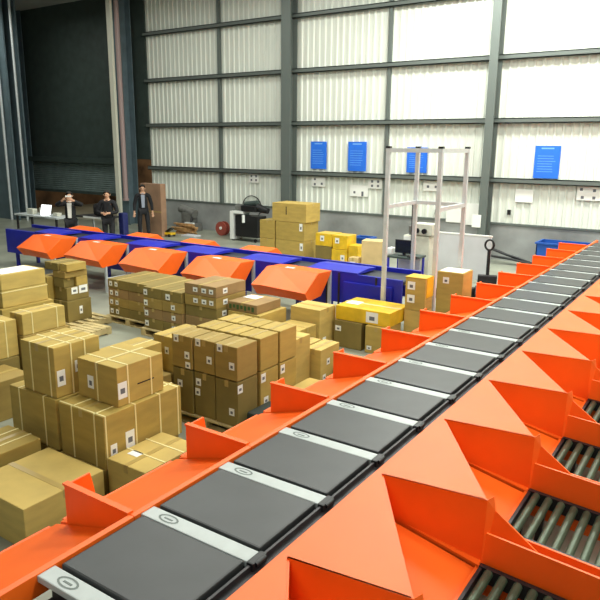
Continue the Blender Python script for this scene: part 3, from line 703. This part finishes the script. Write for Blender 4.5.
def lerp(a, b, t): return tuple(a[i] + (b[i] - a[i]) * t for i in range(3))
def person(loc, rz, h, pose, label, shirt, jacket_open=True):
    """faces -Y in its own frame; pose gives elbow and hand for each side and the knee/foot spread"""
    k = h / 1.75
    V = lambda x, y, z: (x * k, y * k, z * k)
    eL, hL, eR, hR = [V(*p) for p in pose['arms']]
    sp = pose.get('spread', .1)
    t = None
    P_ = {'pel': V(0, 0, .95), 'wai': V(0, .0, 1.08), 'che': V(0, .01, 1.28), 'ncb': V(0, .02, 1.44), 'nek': V(0, .01, 1.52), 'hed': V(0, -.01, 1.62), 'top': V(0, 0, 1.70),
          'sL': V(-.19, .01, 1.41), 'sR': V(.19, .01, 1.41), 'hpL': V(-.1, 0, .90), 'hpR': V(.1, 0, .90),
          'knL': V(-sp, -.02, .5), 'knR': V(sp, -.02, .5), 'anL': V(-sp - .01, .02, .09), 'anR': V(sp + .01, .02, .09), 'toL': V(-sp - .03, -.14, .035), 'toR': V(sp + .03, -.14, .035),
          'eL': eL, 'eR': eR, 'hL': hL, 'hR': hR}
    names = list(P_); vi = {n: i for i, n in enumerate(names)}; vs = [P_[n] for n in names]
    E_ = [('pel', 'wai'), ('wai', 'che'), ('che', 'ncb'), ('ncb', 'nek'), ('nek', 'hed'), ('hed', 'top'), ('ncb', 'sL'), ('ncb', 'sR'), ('sL', 'eL'), ('sR', 'eR'), ('eL', 'hL'), ('eR', 'hR'),
          ('pel', 'hpL'), ('pel', 'hpR'), ('hpL', 'knL'), ('hpR', 'knR'), ('knL', 'anL'), ('knR', 'anR'), ('anL', 'toL'), ('anR', 'toR')]
    R_ = {'pel': (.13, .1), 'wai': (.12, .09), 'che': (.14, .1), 'ncb': (.09, .07), 'nek': .052, 'hed': (.078, .092), 'top': (.06, .07), 'sL': .055, 'sR': .055, 'hpL': .08, 'hpR': .08, 'knL': .055, 'knR': .055,
          'anL': .038, 'anR': .038, 'toL': .035, 'toR': .035, 'eL': .042, 'eR': .042, 'hL': .028, 'hR': .028}
    rad = [R_[n] for n in names]; ed = [(vi[a], vi[b]) for a, b in E_]
    sc = lambda r: tuple(x * k for x in r) if isinstance(r, tuple) else r * k
    # palm and fingers
    for s, e_, h_ in ((-1, eL, hL), (1, eR, hR)):
        d = Vector(h_) - Vector(e_); d.normalize(); side = d.cross(Vector((0, 1, 0.01))).normalized()
        pi = len(vs); pal = Vector(h_) + d * .06 * k; vs.append(tuple(pal)); rad.append((.032, .02)); ed.append((vi['hL' if s < 0 else 'hR'], pi))
        for q, (of, ln) in enumerate(((-.03, .06), (-.01, .075), (.011, .07), (.031, .055))):
            a = pal + side * of * k + d * .035 * k; b_ = a + d * ln * .5 * k + Vector((0, -.006, 0)); c_ = b_ + d * ln * .4 * k + Vector((0, -.02, 0))
            i0 = len(vs); vs += [tuple(a), tuple(b_), tuple(c_)]; rad += [.0095, .009, .008]; ed += [(pi, i0), (i0, i0 + 1), (i0 + 1, i0 + 2)]
        a = Vector(h_) + d * .03 * k - side * s * .03 * k; b_ = a - side * s * .022 * k + d * .03 * k; i0 = len(vs)
        vs += [tuple(a), tuple(b_)]; rad += [.012, .01]; ed += [(vi['hL' if s < 0 else 'hR'], i0), (i0, i0 + 1)]
    body = skin_mesh('person', vs, ed, [sc(r) for r in rad], 'skin')
    body.location = loc; body.rotation_euler[2] = rz; tag(body, label, 'person')
    # face: nose, eyes, mouth, ears
    b = MB(); b.poly([V(-.014, -.095, 1.60), V(.014, -.095, 1.60), V(0, -.095, 1.645)], V(0, -.025, -.008)); b.build('nose', 'skin', body)
    for s in (-1, 1):
        bpy_b = MB().tube([V(s * .03, -.088, 1.637), V(s * .03, -.1, 1.637)], .009 * k, 8); bpy_b.build('eye', 'black', body)
        MB().tube([V(s * .083, 0, 1.60), V(s * .09, .0, 1.645)], .014 * k, 6).build('ear', 'skin', body)
    MB().box(-.024 * k, .024 * k, -.101 * k, -.092 * k, 1.572 * k, 1.58 * k).build('mouth', 'red', body)
    # hair cap
    bm = bmesh.new(); bmesh.ops.create_uvsphere(bm, u_segments=16, v_segments=12, radius=1)
    bmesh.ops.delete(bm, geom=[v for v in bm.verts if v.co.z < -.35 or (v.co.y < -.55 and v.co.z < .45)], context='VERTS')
    for v in bm.verts: v.co = Vector((v.co.x * .094 * k, (v.co.y * .108 + .01) * k, (v.co.z * .105 + 1.655) * k))
    me = bpy.data.meshes.new('hair'); bm.to_mesh(me); bm.free(); me.materials.append(M['hair']); o = bpy.data.objects.new('hair', me); COL.objects.link(o); o.parent = body
    for p in me.polygons: p.use_smooth = True
    # shirt, jacket, trousers, shoes
    def sub(nm, keys, edges, rr, m, root=0):
        return skin_mesh(nm, [P_.get(q, q) if isinstance(q, str) else q for q in keys], edges, [sc(r) for r in rr], m, body, root)
    cuffL, cuffR = lerp(eL, hL, .86), lerp(eR, hR, .86)
    sub('jacket', [V(0, .015, .86), 'wai', V(0, .02, 1.28), V(0, .03, 1.43), 'sL', 'sR', 'eL', 'eR', cuffL, cuffR], [(0, 1), (1, 2), (2, 3), (3, 4), (3, 5), (4, 6), (5, 7), (6, 8), (7, 9)],
        [(.175, .135), (.155, .12), (.175, .13), (.1, .08), .078, .078, .06, .06, .044, .044], 'suit')
    MB().poly([V(-.06, -.12, 1.43), V(.06, -.12, 1.43), V(.045, -.15, 1.02), V(-.045, -.15, 1.02)], V(0, .05, 0)).build('shirt_front', shirt, body)
    MB().tube([V(0, .015, 1.45), V(0, .0, 1.5)], .068 * k, 12).build('shirt_collar', shirt, body)
    sub('trousers', [V(0, .0, .93), 'hpL', 'hpR', 'knL', 'knR', V(-sp - .01, .02, .12), V(sp + .01, .02, .12)], [(0, 1), (0, 2), (1, 3), (2, 4), (3, 5), (4, 6)],
        [(.15, .12), .1, .1, .075, .075, .062, .062], 'trousers')
    for s in (-1, 1):
        f = MB(); x = s * (sp + .02) * k; f.box(x - .048 * k, x + .048 * k, -.2 * k, .08 * k, 0, .07 * k, bev=.02); f.box(x - .045 * k, x + .045 * k, -.04 * k, .085 * k, .05 * k, .12 * k, bev=.015)
        f.build('shoe', 'black', body)
    return body
person((-15.45, 11.5, 0), .75, 1.72, {'arms': [(-.36, -.1, 1.38), (-.12, -.28, 1.53), (.36, -.1, 1.38), (.12, -.28, 1.53)]}, 'person in a dark jacket over white, both hands raised to the face', 'shirt')
person((-14.85, 12.3, 0), .6, 1.74, {'arms': [(-.28, -.02, 1.14), (-.08, -.24, 1.12), (.28, -.02, 1.14), (.08, -.24, 1.12)]}, 'person in dark clothes holding hands before the chest, behind the second hood', 'suit')
person((-16.12, 14.8, 0), .85, 1.74, {'arms': [(-.27, .02, 1.12), (-.29, -.06, .86), (.27, .02, 1.12), (.29, -.06, .86)], 'spread': .13}, 'person in an open dark jacket over a grey shirt, arms hanging, by the tall carton', 'shirt_grey')
d = thing('smartphone', 'phone held up by the person in the dark jacket over white', 'phone', (-15.255, 11.325, 1.585), .75)
MB().box(-.08, .08, -.012, .0, -.0, .045, bev=.003).build('case', 'white', d)

# ------------------------------------------------------------------ lights
def area(x, y, z, sx, sy, e, c=(1, .97, .9), rot=(0, 0, 0)):
    l = bpy.data.lights.new('hall and fill light', 'AREA'); l.shape = 'RECTANGLE'; l.size = sx; l.size_y = sy; l.energy = e; l.color = c
    o = bpy.data.objects.new('hall_and_fill_light', l); COL.objects.link(o); o.location = (x, y, z); o.rotation_euler = rot; return o
for x, y, e in ((1, 4.5, 60), (1, 10, 150), (0, 15.2, 400), (-5, 5.5, 190), (-5.5, 10.5, 260), (-5.5, 15.2, 350), (-11.5, 6, 150), (-11, 10.5, 170), (-11.5, 15.2, 60), (-17, 10, 60), (-16.5, 15.2, 20), (-23, 13.5, 90)):  # overhead hall lights; the last is added to brighten the doorway end
    area(x, y, 7.9, 4.0, 1.2, e, (.97, 1, .92))
area(-1, -3, 7, 4, 1.2, 130, (.98, 1, .94), (math.radians(38), 0, 0))  # added fill behind the camera for the front faces, not a hall fixture
area(5, 4, 6.5, 4, 1.2, 190, (.98, 1, .94), (0, math.radians(48), math.radians(-20)))  # added fill from the right to lift the side faces, no fixture there
area(-23, 20.5, 4.6, 1, .4, 70, (1, .85, .65))  # added warm light, unseen inside the annex, to lift its dark interior
wd = bpy.data.worlds.new('w'); S.world = wd; wd.use_nodes = True
wd.node_tree.nodes['Background'].inputs[0].default_value = (.5, .55, .6, 1); wd.node_tree.nodes['Background'].inputs[1].default_value = .05

# ------------------------------------------------------------------ camera
cx = Vector((0.82896426, 0.55923279, 0.0087719)); cy = Vector((-0.13605196, 0.18641093, 0.97300608)); cz = Vector((0.54250173, -0.8077807, 0.23061272))
cd = bpy.data.cameras.new('cam'); co = bpy.data.objects.new('camera', cd); COL.objects.link(co)
co.matrix_world = Matrix(((cx.x, cy.x, cz.x, 0), (cx.y, cy.y, cz.y, 0), (cx.z, cy.z, cz.z, 3.0), (0, 0, 0, 1)))
cd.sensor_width = 36; cd.lens = 650 / 600 * 36; cd.clip_end = 100
S.camera = co
S.view_settings.view_transform = 'Standard'; S.view_settings.look = 'None'; S.view_settings.gamma = 1; S.view_settings.exposure = .62
S.view_settings.use_curve_mapping = False
